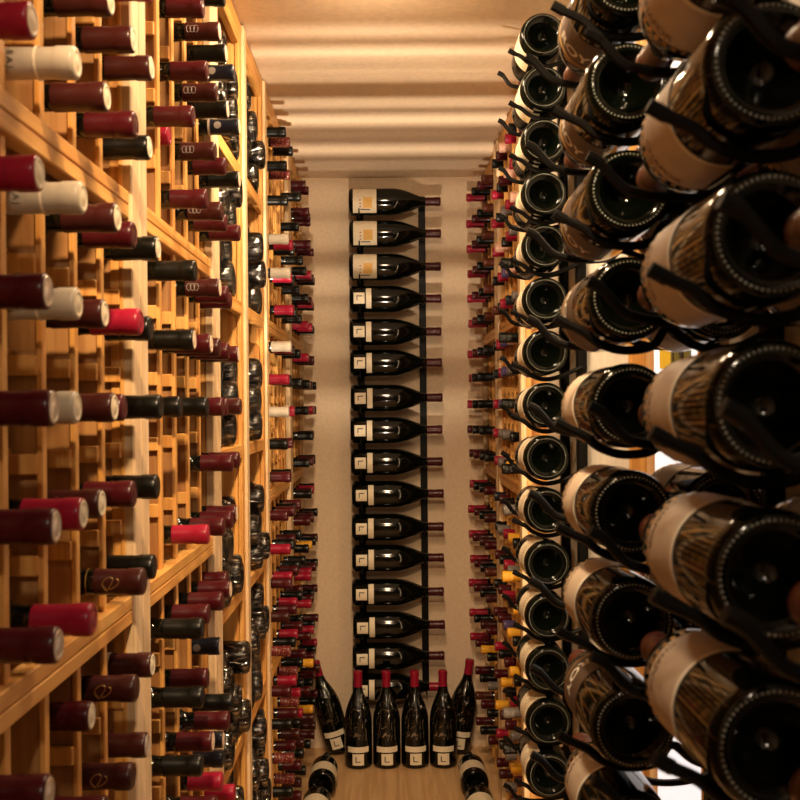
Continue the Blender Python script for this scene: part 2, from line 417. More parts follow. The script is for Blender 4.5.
STUFF = set('black foil neck, third left rack, seventh row below eye level, fifth from viewer|black foil neck, farther right wooden rack, sixth row below eye level, second from viewer|yellow foil neck, nearer right wooden rack, fourth row below eye level, second from viewer|maroon brown foil neck, third left rack, eleventh row below eye level, fifth from viewer|maroon brown foil neck, farthest left rack, tenth row below eye level, fourth from viewer|dark red foil neck, farther right wooden rack, fifth row above eye level, third from viewer|crimson foil neck, farthest left rack, second row above eye level, first from viewer|crimson foil neck, farther right wooden rack, fourth row above eye level, fourth from viewer|copper brown foil neck, farther right wooden rack, third row above eye level, first from viewer|black foil neck, third left rack, twelfth row below eye level, fifth from viewer|black foil neck, nearer right wooden rack, fourth row above eye level, first from viewer|black foil neck, farther right wooden rack, second row below eye level, first from viewer|black foil neck, farther right wooden rack, ninth row below eye level, first from viewer|dark red foil neck, farthest left rack, seventh row below eye level, fourth from viewer|crimson foil neck, third left rack, ninth row below eye level, fourth from viewer|crimson foil neck, nearer right wooden rack, third row above eye level, third from viewer|crimson foil neck, nearer right wooden rack, eighth row below eye level, fifth from viewer|crimson foil neck, farther right wooden rack, sixth row below eye level, fourth from viewer|copper brown foil neck, farther right wooden rack, fourth row above eye level, first from viewer|black foil neck, nearer right wooden rack, eighth row above eye level, fifth from viewer|black foil neck, farthest left rack, row just above eye level, first from viewer|black foil neck, farther right wooden rack, fourth row below eye level, second from viewer|yellow foil neck, farthest left rack, ninth row below eye level, first from viewer|maroon brown foil neck, farther right wooden rack, fifth row below eye level, second from viewer|grey foil neck, farther right wooden rack, tenth row below eye level, first from viewer|dark red foil neck, farthest left rack, sixth row below eye level, third from viewer|dark red foil neck, farther right wooden rack, sixth row above eye level, third from viewer|dark red foil neck, farther right wooden rack, fourth row below eye level, third from viewer|crimson foil neck, nearer right wooden rack, fifth row above eye level, second from viewer|crimson foil neck, farther right wooden rack, fifth row below eye level, fourth from viewer|black foil neck, farthest left rack, eighth row below eye level, third from viewer|violet foil neck, nearer right wooden rack, seventh row below eye level, third from viewer|grey foil neck, nearer right wooden rack, row just below eye level, second from viewer|dark red foil neck, farthest left rack, fourth row above eye level, second from viewer|dark red foil neck, farther right wooden rack, twelfth row below eye level, first from viewer|crimson foil neck, farthest left rack, fifth row above eye level, second from viewer|black foil neck, nearer right wooden rack, fifth row above eye level, third from viewer|black foil neck, farther right wooden rack, second row above eye level, first from viewer|dark red foil neck, farthest left rack, fourth row below eye level, second from viewer|crimson foil neck, nearer right wooden rack, fourth row below eye level, third from viewer|crimson foil neck, farther right wooden rack, third row above eye level, fourth from viewer|crimson foil neck, farther right wooden rack, fourth row below eye level, fourth from viewer|black foil neck, third left rack, third row below eye level, third from viewer|black foil neck, third left rack, fourth row above eye level, third from viewer|black foil neck, nearer right wooden rack, seventh row below eye level, first from viewer|black foil neck, farther right wooden rack, third row above eye level, second from viewer|grey foil neck, nearer right wooden rack, sixth row above eye level, third from viewer|grey foil neck, nearer right wooden rack, fourth row below eye level, fourth from viewer|dark red foil neck, nearer right wooden rack, fifth row below eye level, fifth from viewer|dark red foil neck, farthest left rack, sixth row above eye level, second from viewer|dark red foil neck, farthest left rack, seventh row below eye level, second from viewer|dark red foil neck, farthest left rack, ninth row below eye level, second from viewer|crimson foil neck, farthest left rack, eighth row below eye level, second from viewer|black foil neck, third left rack, tenth row below eye level, fourth from viewer|black foil neck, nearer right wooden rack, seventh row above eye level, fourth from viewer|black foil neck, nearer right wooden rack, ninth row below eye level, third from viewer|black foil neck, nearer right wooden rack, fourth row above eye level, fifth from viewer|black foil neck, farthest left rack, tenth row below eye level, second from viewer|black foil neck, farther right wooden rack, third row below eye level, third from viewer|pale pink foil neck, nearer right wooden rack, sixth row above eye level, first from viewer|grey foil neck, nearer right wooden rack, fifth row below eye level, second from viewer|grey foil neck, nearer right wooden rack, eleventh row below eye level, third from viewer|black foil neck, third left rack, ninth row below eye level, fifth from viewer|black foil neck, nearer right wooden rack, fifth row below eye level, fourth from viewer|black foil neck, farthest left rack, twelfth row below eye level, first from viewer|black foil neck, farthest left rack, fifth row below eye level, third from viewer|black foil neck, farther right wooden rack, fourth row above eye level, second from viewer|navy foil neck, nearer right wooden rack, third row below eye level, fifth from viewer|dark red foil neck, second left rack, eye-level row, fourth from viewer|dark red foil neck, farthest left rack, tenth row below eye level, first from viewer|dark red foil neck, farthest left rack, sixth row above eye level, third from viewer|black foil neck, farthest left rack, third row above eye level, third from viewer|dark red foil neck, farthest left rack, fifth row above eye level, third from viewer|dark red foil neck, farther right wooden rack, second row below eye level, third from viewer|crimson foil neck, nearer right wooden rack, sixth row below eye level, third from viewer|black foil neck, nearer right wooden rack, fourth row below eye level, first from viewer|black foil neck, farthest left rack, fifth row above eye level, fourth from viewer|black foil neck, farther right wooden rack, second row above eye level, second from viewer|yellow foil neck, farthest left rack, fifth row below eye level, second from viewer|pale pink foil neck, nearer right wooden rack, seventh row above eye level, second from viewer|maroon brown foil neck, farthest left rack, fifth row below eye level, fourth from viewer|dark red foil neck, third left rack, sixth row below eye level, fifth from viewer|black foil neck, third left rack, second row below eye level, second from viewer|black foil neck, nearer right wooden rack, sixth row below eye level, fifth from viewer|black foil neck, farthest left rack, sixth row below eye level, fourth from viewer|black foil neck, farthest left rack, seventh row below eye level, third from viewer|grey foil neck, nearer right wooden rack, third row above eye level, first from viewer|dark red foil neck, farthest left rack, seventh row above eye level, third from viewer|dark red foil neck, farthest left rack, second row above eye level, third from viewer|dark red foil neck, farther right wooden rack, third row above eye level, third from viewer|crimson foil neck, nearest left rack, fifth row above eye level, second from left|crimson foil neck, nearer right wooden rack, fifth row below eye level, third from viewer|crimson foil neck, nearer right wooden rack, fifth row above eye level, fifth from viewer|crimson foil neck, farther right wooden rack, second row above eye level, fourth from viewer|black foil neck, farther right wooden rack, third row below eye level, second from viewer|black foil neck, farther right wooden rack, second row below eye level, second from viewer|violet foil neck, nearer right wooden rack, row just above eye level, third from viewer|violet foil neck, nearer right wooden rack, fourth row above eye level, third from viewer|navy foil neck, nearer right wooden rack, third row above eye level, second from viewer|grey foil neck, nearer right wooden rack, twelfth row below eye level, third from viewer|dark red foil neck, farther right wooden rack, second row above eye level, third from viewer|crimson foil neck, farthest left rack, third row below eye level, third from viewer|crimson foil neck, farther right wooden rack, third row below eye level, fourth from viewer|black foil neck, farthest left rack, row just above eye level, fourth from viewer|black foil neck, farthest left rack, fourth row below eye level, fourth from viewer|black foil neck, farther right wooden rack, row just below eye level, second from viewer|crimson foil neck, nearer right wooden rack, fourth row above eye level, fourth from viewer|copper brown foil neck, nearer right wooden rack, third row above eye level, fifth from viewer|black foil neck, nearer right wooden rack, fourth row below eye level, fifth from viewer|black foil neck, nearer right wooden rack, eighth row above eye level, first from viewer|grey foil neck, nearer right wooden rack, second row below eye level, fourth from viewer|grey foil neck, nearer right wooden rack, row just below eye level, third from viewer|dark red foil neck, farthest left rack, second row below eye level, second from viewer|crimson foil neck, third left rack, eye-level row, second from viewer|crimson foil neck, nearer right wooden rack, sixth row above eye level, second from viewer|dark red foil neck, third left rack, row just below eye level, second from viewer|crimson foil neck, third left rack, tenth row below eye level, fifth from viewer|crimson foil neck, farthest left rack, fourth row above eye level, third from viewer|black foil neck, third left rack, row just above eye level, second from viewer|black foil neck, nearer right wooden rack, sixth row above eye level, fourth from viewer|maroon brown foil neck, farthest left rack, fourth row below eye level, third from viewer|grey foil neck, nearer right wooden rack, fifth row above eye level, first from viewer|dark red foil neck, nearer right wooden rack, third row below eye level, fourth from viewer|crimson foil neck, farthest left rack, third row above eye level, second from viewer|crimson foil neck, farthest left rack, sixth row below eye level, second from viewer|black foil neck, farther right wooden rack, eye-level row, second from viewer|crimson foil neck, third left rack, second row above eye level, second from viewer|crimson foil neck, nearer right wooden rack, second row above eye level, fourth from viewer|crimson foil neck, nearer right wooden rack, row just below eye level, fourth from viewer|black foil neck, third left rack, second row above eye level, third from viewer|black foil neck, nearer right wooden rack, eighth row below eye level, first from viewer|violet foil neck, nearer right wooden rack, second row above eye level, third from viewer|grey foil neck, nearer right wooden rack, row just above eye level, second from viewer|dark red foil neck, nearer right wooden rack, tenth row below eye level, fourth from viewer|dark red foil neck, nearer right wooden rack, sixth row below eye level, second from viewer|dark red foil neck, farther right wooden rack, second row below eye level, fourth from viewer|crimson foil neck, nearer right wooden rack, ninth row below eye level, second from viewer|crimson foil neck, farther right wooden rack, row just above eye level, third from viewer|black foil neck, nearer right wooden rack, row just above eye level, fifth from viewer|black foil neck, nearer right wooden rack, eleventh row below eye level, fourth from viewer|black foil neck, farther right wooden rack, row just above eye level, second from viewer|crimson foil neck, nearer right wooden rack, eye-level row, fifth from viewer|crimson foil neck, farther right wooden rack, eye-level row, third from viewer|black foil neck, nearer right wooden rack, second row above eye level, fifth from viewer|maroon brown foil neck, farthest left rack, second row below eye level, third from viewer|dark red foil neck, farther right wooden rack, row just below eye level, third from viewer|crimson foil neck, nearer right wooden rack, second row below eye level, fifth from viewer|yellow foil neck, nearer right wooden rack, sixth row below eye level, first from viewer|white foil neck, farthest left rack, third row above eye level, fourth from viewer|crimson foil neck, farthest left rack, eye-level row, second from viewer|black foil neck, farthest left rack, second row above eye level, second from viewer|dark red foil neck, nearer right wooden rack, eleventh row below eye level, first from viewer|crimson foil neck, nearer right wooden rack, seventh row above eye level, first from viewer|crimson foil neck, nearer right wooden rack, row just above eye level, fourth from viewer|black foil neck, farthest left rack, third row below eye level, fourth from viewer|black foil neck, farthest left rack, fourth row above eye level, fourth from viewer|violet foil neck, nearer right wooden rack, eye-level row, fourth from viewer|pale pink foil neck, nearer right wooden rack, second row above eye level, second from viewer|dark red foil neck, farthest left rack, third row below eye level, second from viewer|black foil neck, nearer right wooden rack, third row below eye level, third from viewer|pale pink foil neck, nearer right wooden rack, fourth row above eye level, second from viewer|black foil neck, nearer right wooden rack, third row above eye level, fourth from viewer|black foil neck, farthest left rack, second row below eye level, fourth from viewer|maroon brown foil neck, farthest left rack, row just below eye level, second from viewer|dark red foil neck, nearer right wooden rack, twelfth row below eye level, second from viewer|dark red foil neck, farthest left rack, eye-level row, fourth from viewer|black foil neck, nearer right wooden rack, third row below eye level, second from viewer|black foil neck, nearer right wooden rack, second row below eye level, third from viewer|black foil neck, nearer right wooden rack, row just above eye level, first from viewer|dark red foil neck, farthest left rack, row just above eye level, third from viewer|bottle close to the wall in the second metal rack, third above eye level|yellow foil neck, nearer right wooden rack, second row below eye level, second from viewer|black foil neck, farthest left rack, eye-level row, third from viewer|dark red foil neck, farthest left rack, row just below eye level, third from viewer|patterned brown foil neck, third left rack, twelfth row below eye level, first from viewer|maroon brown foil neck, nearest left rack, fifth row above eye level, first from left|grey foil neck, nearer right wooden rack, eye-level row, second from viewer|dark red foil neck, nearest left rack, fourth row below eye level, first from left|dark red foil neck, farthest left rack, row just above eye level, second from viewer|black foil neck, third left rack, twelfth row below eye level, second from viewer|black foil neck, nearer right wooden rack, twelfth row below eye level, first from viewer|black foil neck, nearer right wooden rack, eye-level row, third from viewer|black foil neck, farthest left rack, second row above eye level, fourth from viewer|wrapped bottle base, nearer left bin rack, first bin down, second bottle|wrapped bottle base, nearer left bin rack, fifth bin down, fifth bottle|wrapped bottle base, farther left bin rack, fourth bin down, third bottle|wrapped bottle base, farther left bin rack, fourth bin down, sixth bottle|wrapped bottle base, farther left bin rack, first bin down, fourth bottle|wrapped bottle base, nearer left bin rack, third bin down, seventh bottle|wrapped bottle base, nearer left bin rack, third bin down, fourth bottle|wrapped bottle base, nearer left bin rack, third bin down, first bottle|wrapped bottle base, nearer left bin rack, third bin down, eighth bottle|wrapped bottle base, nearer left bin rack, sixth bin down, twelfth bottle|wrapped bottle base, nearer left bin rack, sixth bin down, third bottle|wrapped bottle base, nearer left bin rack, sixth bin down, sixth bottle|wrapped bottle base, nearer left bin rack, sixth bin down, seventh bottle|wrapped bottle base, nearer left bin rack, sixth bin down, second bottle|wrapped bottle base, nearer left bin rack, sixth bin down, ninth bottle|wrapped bottle base, nearer left bin rack, sixth bin down, fourth bottle|wrapped bottle base, nearer left bin rack, sixth bin down, first bottle|wrapped bottle base, nearer left bin rack, sixth bin down, fifth bottle|wrapped bottle base, nearer left bin rack, sixth bin down, eighth bottle|wrapped bottle base, nearer left bin rack, second bin down, twelfth bottle|wrapped bottle base, nearer left bin rack, second bin down, ninth bottle|wrapped bottle base, nearer left bin rack, second bin down, first bottle|wrapped bottle base, nearer left bin rack, second bin down, eleventh bottle|wrapped bottle base, nearer left bin rack, fourth bin down, ninth bottle|wrapped bottle base, nearer left bin rack, first bin down, tenth bottle|wrapped bottle base, nearer left bin rack, first bin down, ninth bottle|wrapped bottle base, nearer left bin rack, first bin down, first bottle|wrapped bottle base, nearer left bin rack, fifth bin down, seventh bottle|wrapped bottle base, farther left bin rack, third bin down, third bottle|wrapped bottle base, farther left bin rack, third bin down, sixth bottle|wrapped bottle base, farther left bin rack, third bin down, ninth bottle|wrapped bottle base, farther left bin rack, third bin down, fourth bottle|wrapped bottle base, farther left bin rack, third bin down, first bottle|wrapped bottle base, farther left bin rack, sixth bin down, twelfth bottle|wrapped bottle base, farther left bin rack, sixth bin down, tenth bottle|wrapped bottle base, farther left bin rack, sixth bin down, sixth bottle|wrapped bottle base, farther left bin rack, sixth bin down, second bottle|wrapped bottle base, farther left bin rack, sixth bin down, first bottle|wrapped bottle base, farther left bin rack, second bin down, first bottle|wrapped bottle base, farther left bin rack, second bin down, fifth bottle|wrapped bottle base, farther left bin rack, fourth bin down, ninth bottle|wrapped bottle base, farther left bin rack, fourth bin down, first bottle|wrapped bottle base, farther left bin rack, fourth bin down, eighth bottle|wrapped bottle base, farther left bin rack, first bin down, sixth bottle|wrapped bottle base, farther left bin rack, first bin down, second bottle|wrapped bottle base, farther left bin rack, first bin down, eleventh bottle|wrapped bottle base, farther left bin rack, first bin down, eighth bottle|wrapped bottle base, farther left bin rack, fifth bin down, twelfth bottle|wrapped bottle base, farther left bin rack, fifth bin down, fifth bottle'.split('|'))
SV = []; SF = []; SM = []; SMATS = []


def stuff_add(me, mw, mat):
    if mat not in SMATS: SMATS.append(mat)
    o = len(SV); SV.extend([tuple(mw @ v.co) for v in me.vertices])
    for p in me.polygons: SF.append([o + i for i in p.vertices]); SM.append(SMATS.index(mat))


def bottle(kind, code, loc, rot, label, group, glass='glass_dark', tip=None, seg=28, name='wine_bottle', caplen=0.062, capseg=24):
    if label in STUFF:
        from mathutils import Euler
        e = rot if isinstance(rot, Euler) else Euler(rot)
        mw = Matrix.Translation(loc) @ e.to_matrix().to_4x4()
        stuff_add(glass_mesh(kind, glass, seg), mw, glass); stuff_add(cap_mesh(kind, code, capseg, caplen), mw, CAP[code][2])
        return None, None
    t = thing(name, label, 'bottle', loc, rot, group)
    link('body', glass_mesh(kind, glass, seg), t)
    c = link('capsule', cap_mesh(kind, code, capseg, caplen), t)
    if tip: link('capsule_top', disc_mesh(kind, tip), c)
    return t, c


ROT_RIGHT = (0, R_(90), 0)    # neck towards +X
ROT_LEFT = (0, R_(-90), 0)    # neck towards -X
ROT_AWAY = (R_(-90), 0, 0)    # neck away from the camera


def jit(rot, a=0.8):
    e = Matrix.Rotation(R_(random.uniform(-a, a) * .1), 4, 'Y') @ Matrix.Rotation(R_(random.uniform(-a, a)), 4, 'Z')
    from mathutils import Euler
    m = e @ Euler(rot).to_matrix().to_4x4()
    return m.to_euler()


# ------------------------------------------------------------------ left wooden racks
FX = -0.333       # front plane of the left racks


def neck_rack(label, y0, y1, cols, rows, beams, side=-1, fx=FX, depth=0.27, name='wine_rack', top=CEIL - 0.004, stiles=True, back=True):
    """side -1: rack on the left wall opening towards +X; +1: on the right wall opening towards -X"""
    s = -side   # direction towards the aisle
    t = thing(name, label, 'rack', (fx + side * depth / 2, (y0 + y1) / 2, 0))
    ox, oy = t.location.x, t.location.y

    def bx(mb, d0, d1, ya, yb, za, zb, b=0.0012):
        xa, xb = fx + side * d0 - ox, fx + side * d1 - ox
        mb.box(min(xa, xb), max(xa, xb), ya - oy, yb - oy, za, zb, b)
    # ladders between the columns
    cs = sorted(cols); pitch = cs[1] - cs[0]
    edges = [c - pitch / 2 for c in cs] + [cs[-1] + pitch / 2]
    for e in edges:
        if e < y0 - 0.01 or e > y1 + 0.01: continue
        mb = MB()
        bx(mb, 0.002, 0.008, e - 0.007, e + 0.007, 0.001, top - 0.057)
        bx(mb, depth - 0.03, depth - 0.020, e - 0.007, e + 0.007, 0.001, top - 0.057)
        sb = MB(); bx(sb, 0.0085, 0.300, e - 0.0015, e + 0.0015, 0.001, top - 0.057, 0); sb.obj('side_board', 'pine_shade_z' if y0 < 2 else 'pine_z', t, smooth=False)
        for L in rows:
            z = H + L - 0.0385
            for q in (-1, 1):
                a, b_ = (e - 0.0125, e - 0.0065) if q < 0 else (e + 0.0065, e + 0.0125)
                bx(mb, 0.006, depth - 0.01, a, b_, z - 0.026, z - 0.006)
        mb.obj('ladder', 'pine_z', t, smooth=False)
    for L in rows:
        z = H + L - 0.0390
        for d in (0.034, depth - 0.06):
            mb = MB(); bx(mb, d, d + 0.02, y0 + 0.006, y1 - 0.006, z - 0.0115, z); mb.obj('cross_rail', 'pine_y', t, smooth=False)
    for L in beams:
        for q in (0, 1):
            mb = MB(); bx(mb, -0.006, 0.014, y0 + 0.001, y1 - 0.001, H + L - 0.0175 + q * 0.0180, H + L - 0.0005 + q * 0.0180, 0.0015)
            mb.obj('front_beam', 'pine_y', t, smooth=False)
        mb = MB(); bx(mb, 0.02, depth, y0 + 0.006, y1 - 0.006, H + L - 0.006, H + L + 0.006); mb.obj('divider_shelf', 'pine_x', t, smooth=False)
    mb = MB(); bx(mb, -0.004, 0.016, y0, y1, top - 0.055, top, 0.0015); mb.obj('top_beam', 'pine_y', t, smooth=False)
    if back:
        mb = MB(); bx(mb, 0.306, 0.312, y0, y1, 0.001, top); mb.obj('back_panel', 'back_z', t, smooth=False)
    if stiles:
        for ya, yb in ((y0 - 0.040, y0), (y1, y1 + 0.040)):
            mb = MB(); bx(mb, -0.010, 0.006, ya, yb, 0.001, top, 0.002); mb.obj('front_stile', 'pine_lit_z', t, smooth=False)
            mb = MB(); bx(mb, 0.0065, 0.020, ya + 0.002, yb - 0.002, 0.001, top); mb.obj('stile_core', 'pine_z', t, smooth=False)
            mb = MB(); bx(mb, 0.288, 0.303, ya + 0.002, yb - 0.002, 0.001, top); mb.obj('rear_stile', 'pine_z', t, smooth=False)
    return t


ROWS = [.709, .611, .513, .415, .318, .194, .096, 0, -.098, -.196, -.317, -.415, -.513, -.611, -.709, -.83, -.928, -1.026, -1.124, -1.222]
BEAMS = [.77, .257, -.257, -.770]
NC = [.325, .427, .53, .632, .735, .837, .940, 1.042, 1.145, 1.247]
AC = [1.452, 1.555, 1.657, 1.760, 1.862]
neck_rack('pine bottle rack nearest the viewer on the left, with doubled front rails', .265, 1.292, NC, ROWS, BEAMS)
neck_rack('pine bottle rack on the left between the nearest rack and the bins of wrapped bottles', 1.372, 1.885, AC, ROWS, BEAMS)

EY = ROWS.index(0)


def rowname(i, rows=ROWS):
    e = rows.index(0) if 0 in rows else min(range(len(rows)), key=lambda k: abs(rows[k]))
    if i == e: return 'eye-level row'
    if i < e: return ('row just above eye level' if e - i == 1 else '%s row above eye level' % ORD[e - i])
    return ('row just below eye level' if i - e == 1 else '%s row below eye level' % ORD[i - e])


# nearest rack: (row level index, column index): code, tip protrusion X
near = {
    (.415, 5): None,
    (.318, 5): ('C', 37, 'tip_cream'), (.318, 6): ('W', 81, 'cream'), (.318, 7): ('M', 110, 'cream'), (.318, 8): ('R', 138, 'foil'), (.318, 9): ('K', 152, 'cream'),
    (.415, 7): ('M', 115, 'cream'), (.415, 8): ('M', 136, 'cream'), (.415, 9): ('M', 155, 'cream'),
    (.194, 5): ('C', 40, 'cream'), (.194, 6): ('W', 85, 'cream'), (.194, 7): ('M', 120, 'cream'), (.194, 8): ('R', 136, 'foil'), (.194, 9): ('K', 160, 'cream'),
    (.096, 5): ('R', 48, 'silver'), (.096, 6): ('W', 79, 'cream'), (.096, 7): ('M', 106, 'cream'), (.096, 8): ('C', 142, 'foil'), (.096, 9): ('K', 152, 'foil'),
    (0, 5): ('R', 54, 'silver'), (0, 6): ('W', 77, 'cream'), (0, 7): ('M', 115, 'cream'), (0, 8): ('R', 124, 'foil'), (0, 9): ('K', 161, 'foil'),
    (-.098, 5): ('R', 54, 'silver'), (-.098, 6): ('C', 83, 'cream'), (-.098, 7): ('M', 102, 'cream'), (-.098, 8): ('R', 133, 'foil'), (-.098, 9): ('K', 157, 'foil'),
    (-.196, 5): ('R', 56, 'silver'), (-.196, 6): ('C', 91, 'foil'), (-.196, 8): ('S', 143, 'foil'), (-.196, 9): ('K', 153, 'foil'),
    (-.317, 5): ('R', 46, 'silver'), (-.317, 7): ('R', 88, 'cream'), (-.317, 8): ('S', 134, 'foil'), (-.317, 9): ('D', 150, 'cream'),
    (-.415, 7): ('R', 102, 'foil'), (-.415, 8): ('S', 130, 'foil'), (-.415, 9): ('D', 144, 'silver'),
    (.513, 9): ('C', 155, 'foil'), (.513, 8): ('M', 138, 'cream'), (-.415, 6): ('R', 70, 'cream'),
}


def orn_band(parent, kind, h0, h1, mat='cream', dr=0.0012, name='printed_band', a0=0, a1=360):
    n = profile(kind)[2] + dr + 0.0006
    return part(('ob', kind, h0, h1, mat, a0, a1, dr), lambda: band(n, h0, h1, a0, a1).mesh(name, mat), name, parent)


def scribble(parent):
    def mk():
        n = 0.0150
        mb = MB(); pts = []
        for i in range(40):
            u = i / 39
            a = -90 + 34 * math.sin(u * 11) * (1 - 0.4 * u); h = 0.256 + 0.017 * u + 0.004 * math.sin(u * 16)
            pts.append((n * math.cos(R_(a)), n * math.sin(R_(a)), h))
        mb.tube(pts, 0.0005, 4); return mb.mesh('script_mark', 'gold')
    part('scrib', mk, 'script_mark', parent)


def emblem(parent, h=0.262):
    def mk():
        n = 0.0151; vs = [(n * math.cos(R_(-90)), n * math.sin(R_(-90)), h)]
        for i in range(16):
            a = -90 + 26 * math.cos(i / 16 * 6.283); hh = h + 0.0068 * math.sin(i / 16 * 6.283)
            vs.append((n * math.cos(R_(a)), n * math.sin(R_(a)), hh))
        return MB().add(vs, [(0, i + 1, (i + 1) % 16 + 1) for i in range(16)]).mesh('emblem', 'dull_silver')
    part(('emb', h), mk, 'emblem', parent)


def crest(parent):
    """small linked-ring crest printed on the dark red foil"""
    def mk():
        mb = MB(); n = 0.0150
        for c in (0.252, 0.258, 0.264):
            pts = []
            for i in range(17):
                u = i / 16 * 6.283
                a = -90 + 22 * math.sin(u); hh = c + 0.0036 * math.cos(u)
                pts.append((n * math.cos(R_(a)), n * math.sin(R_(a)), hh))
            mb.tube(pts, 0.0005, 4)
        return mb.mesh('crest', 'dull_silver')
    part('crest', mk, 'crest', parent)


def left_neck(code, tipx, y, L, label, group, tip=None, detail=True, k='bordeaux', caplen=0.055):
    dec = None
    if code == 'S': code, dec = 'M', 'script'
    if code == 'D': code, dec = 'M', 'strip'
    if code == 'E': code, dec = 'N', 'emblem'
    if code == 'Q': code, dec = 'M', 'crest'
    Lb = PROF[k][1]
    tm = {'foil': CAP[code][2], None: None}.get(tip, tip)
    t, c = bottle(k, code, (tipx - Lb, y, H + L), jit(ROT_RIGHT, 0.7), label, group, tip=tm, seg=24 if detail else 16, caplen=caplen, capseg=24 if detail else 14)
    if c is None: return None, None
    if dec == 'script': scribble(c); orn_band(c, k, 0.2375, 0.2385, 'gold', 0.001)
    if dec == 'strip': orn_band(c, k, 0.244, 0.249, 'cream', 0.001)
    if dec == 'emblem': emblem(c); orn_band(c, k, 0.2435, 0.2475, 'silver', 0.001)
    if dec == 'crest': crest(c)
    return t, c


words = {k: v[0] for k, v in CAP.items()}
words.update({'S': 'brown gold-script foil', 'D': 'brown cream-banded foil', 'E': 'navy silver-emblem foil', 'Q': 'dark red crested foil'})


def foilword(code):
    w_ = words[code]
    return w_ if 'foil' in w_ else w_ + ' foil'


for (L, ci), v in near.items():
    if not v: continue
    code, tx, tip = v
    y = NC[ci]
    tipx = (tx - 388) * y / F
    ri = ROWS.index(L)
    rowcols = sorted(c for (l, c) in near if l == L and near[(l, c)])
    idx = rowcols.index(ci) + 1
    wh = code == 'W'
    t, c = left_neck(code, tipx, y, L, '%s neck, nearest left rack, %s, %s from left' % (foilword(code), rowname(ri), ORD[idx]),
                     'bottles in the nearest left rack', tip, caplen=0.074 if wh else 0.055)
    if c is None: continue
    if wh:
        orn_band(c, 'bordeaux', 0.264, 0.2665, 'label_white', 0.0012)
        def mk():
            return text_on(0.0152, 0.243, -90, 'B A J', 0.0085, 1).mesh('printed_letters', 'ink')
        part('wtxt', mk, 'printed_letters', c)
    elif code in 'RC':
        orn_band(c, 'bordeaux', 0.2755, 0.2765, CAP[code][2], 0.0014)

# second rack: strings give the five columns from near to far ('.' is an empty cell)
second = {.709: '...K.', .611: '.RQKE', .513: '.RQKE', .415: 'RCQRK', .318: '.RQRR', .194: 'K.QRR', .096: 'KRMRR', 0: 'KKRRM', -.098: '...RR',
          -.196: '.CRRR', -.317: 'KRRRR', -.415: 'KR.E.', -.513: 'KRR.K'.replace('.K', 'K.'), -.611: '.RCNN', -.709: '....C'}
tipx2 = {(.415, 1): 172, (0, 0): 181, (-.317, 3): 229, (-.317, 4): 226, (-.415, 3): 218, (.194, 4): 232, (-.098, 3): 232, (-.611, 2): 219, (-.611, 3): 220, (-.611, 4): 220, (-.709, 4): 231,
         (-.513, 3): 230, (-.513, 2): 226, (.318, 4): 241}
for L, st in second.items():
    n = 0
    for ci, code in enumerate(st):
        if code == '.': continue
        n += 1
        y = AC[ci]
        tx = tipx2.get((L, ci))
        tipx = (tx - 388) * y / F if tx else -0.273 + random.uniform(-.006, .006)
        left_neck(code, tipx, y, L, '%s neck, second left rack, %s, %s from viewer' % (foilword(code), rowname(ROWS.index(L)), ORD[n]),
                  'bottles in the second left rack', 'foil' if random.random() < .6 else 'tip_cream')

# bins of wrapped bottles
SHELF = [.86, .54, .235, -.085, -.40, -.72, -1.04]


def bin_rack(label, y0, y1):
    t = thing('bottle_bin', label, 'rack', (FX - 0.14, (y0 + y1) / 2, 0))
    ox, oy = t.location.x, t.location.y
    def bx(mb, x0, x1, ya, yb, z0, z1, b=0.0012): return mb.box(x0 - ox, x1 - ox, ya - oy, yb - oy, z0, z1, b)
    for ya, yb in ((y0 - 0.0395, y0 - 0.0005), (y1 + 0.0005, y1 + 0.0395)):
        near_ = ya < y0
        bx(MB(), FX - 0.006, FX + (0.010 if near_ else 0.004), ya, yb, 0.001, CEIL - .004, 0.002).obj('front_stile', 'pine_lit_z' if near_ else 'pine_z', t, smooth=False)
        bx(MB(), FX - 0.019, FX - 0.0065, ya + .002, yb - .002, 0.001, CEIL - .004).obj('stile_core', 'pine_z', t, smooth=False)
    bx(MB(), FX - 0.30, FX - 0.012, y0 + 0.0005, y0 + 0.0045, 0.001, CEIL - .004).obj('side_panel', 'pine_z', t, smooth=False)
    bx(MB(), FX - 0.30, FX - 0.012, y1 - 0.0045, y1 - 0.0005, 0.001, CEIL - .004).obj('side_panel', 'pine_z', t, smooth=False)
    bx(MB(), FX - 0.325, FX - 0.317, y0, y1, 0.001, CEIL - .004).obj('back_panel', 'pine_z', t, smooth=False)
    for L in SHELF[1:]:
        bx(MB(), FX - 0.30, FX - 0.010, y0 + .005, y1 - .005, H + L - 0.018, H + L).obj('shelf', 'pine_y', t, smooth=False)
        bx(MB(), FX - 0.008, FX + 0.006, y0 + .001, y1 - .001, H + L - 0.030, H + L - 0.0005, 0.0015).obj('front_rail', 'pine_y', t, smooth=False)
    bx(MB(), FX - 0.012, FX + 0.004, y0, y1, CEIL - 0.06, CEIL - .004, 0.0015).obj('top_beam', 'pine_y', t, smooth=False)
    return t


bin_rack('pine bin rack beside the second left rack, nearer of the two full of wrapped bottles', 1.966, 2.285)
bin_rack('pine bin rack on the left, farther of the two full of wrapped bottles', 2.365, 2.682)


def film_mesh(kind):
    k = ('film', kind)
    if k not in _cache:
        base, up, n = profile(kind); R = PROF[kind][0]
        p = [(R * 0.30, -0.0022), (R * 0.7, -0.0030), (R * 0.93, -0.001), (R + 0.0006, 0.007), (R + 0.0006, 0.05), (R + 0.0006, 0.12)]
        _cache[k] = MB().lathe(p, 24).mesh('cellophane_wrap', 'cellophane', angle=180)
    return _cache[k]


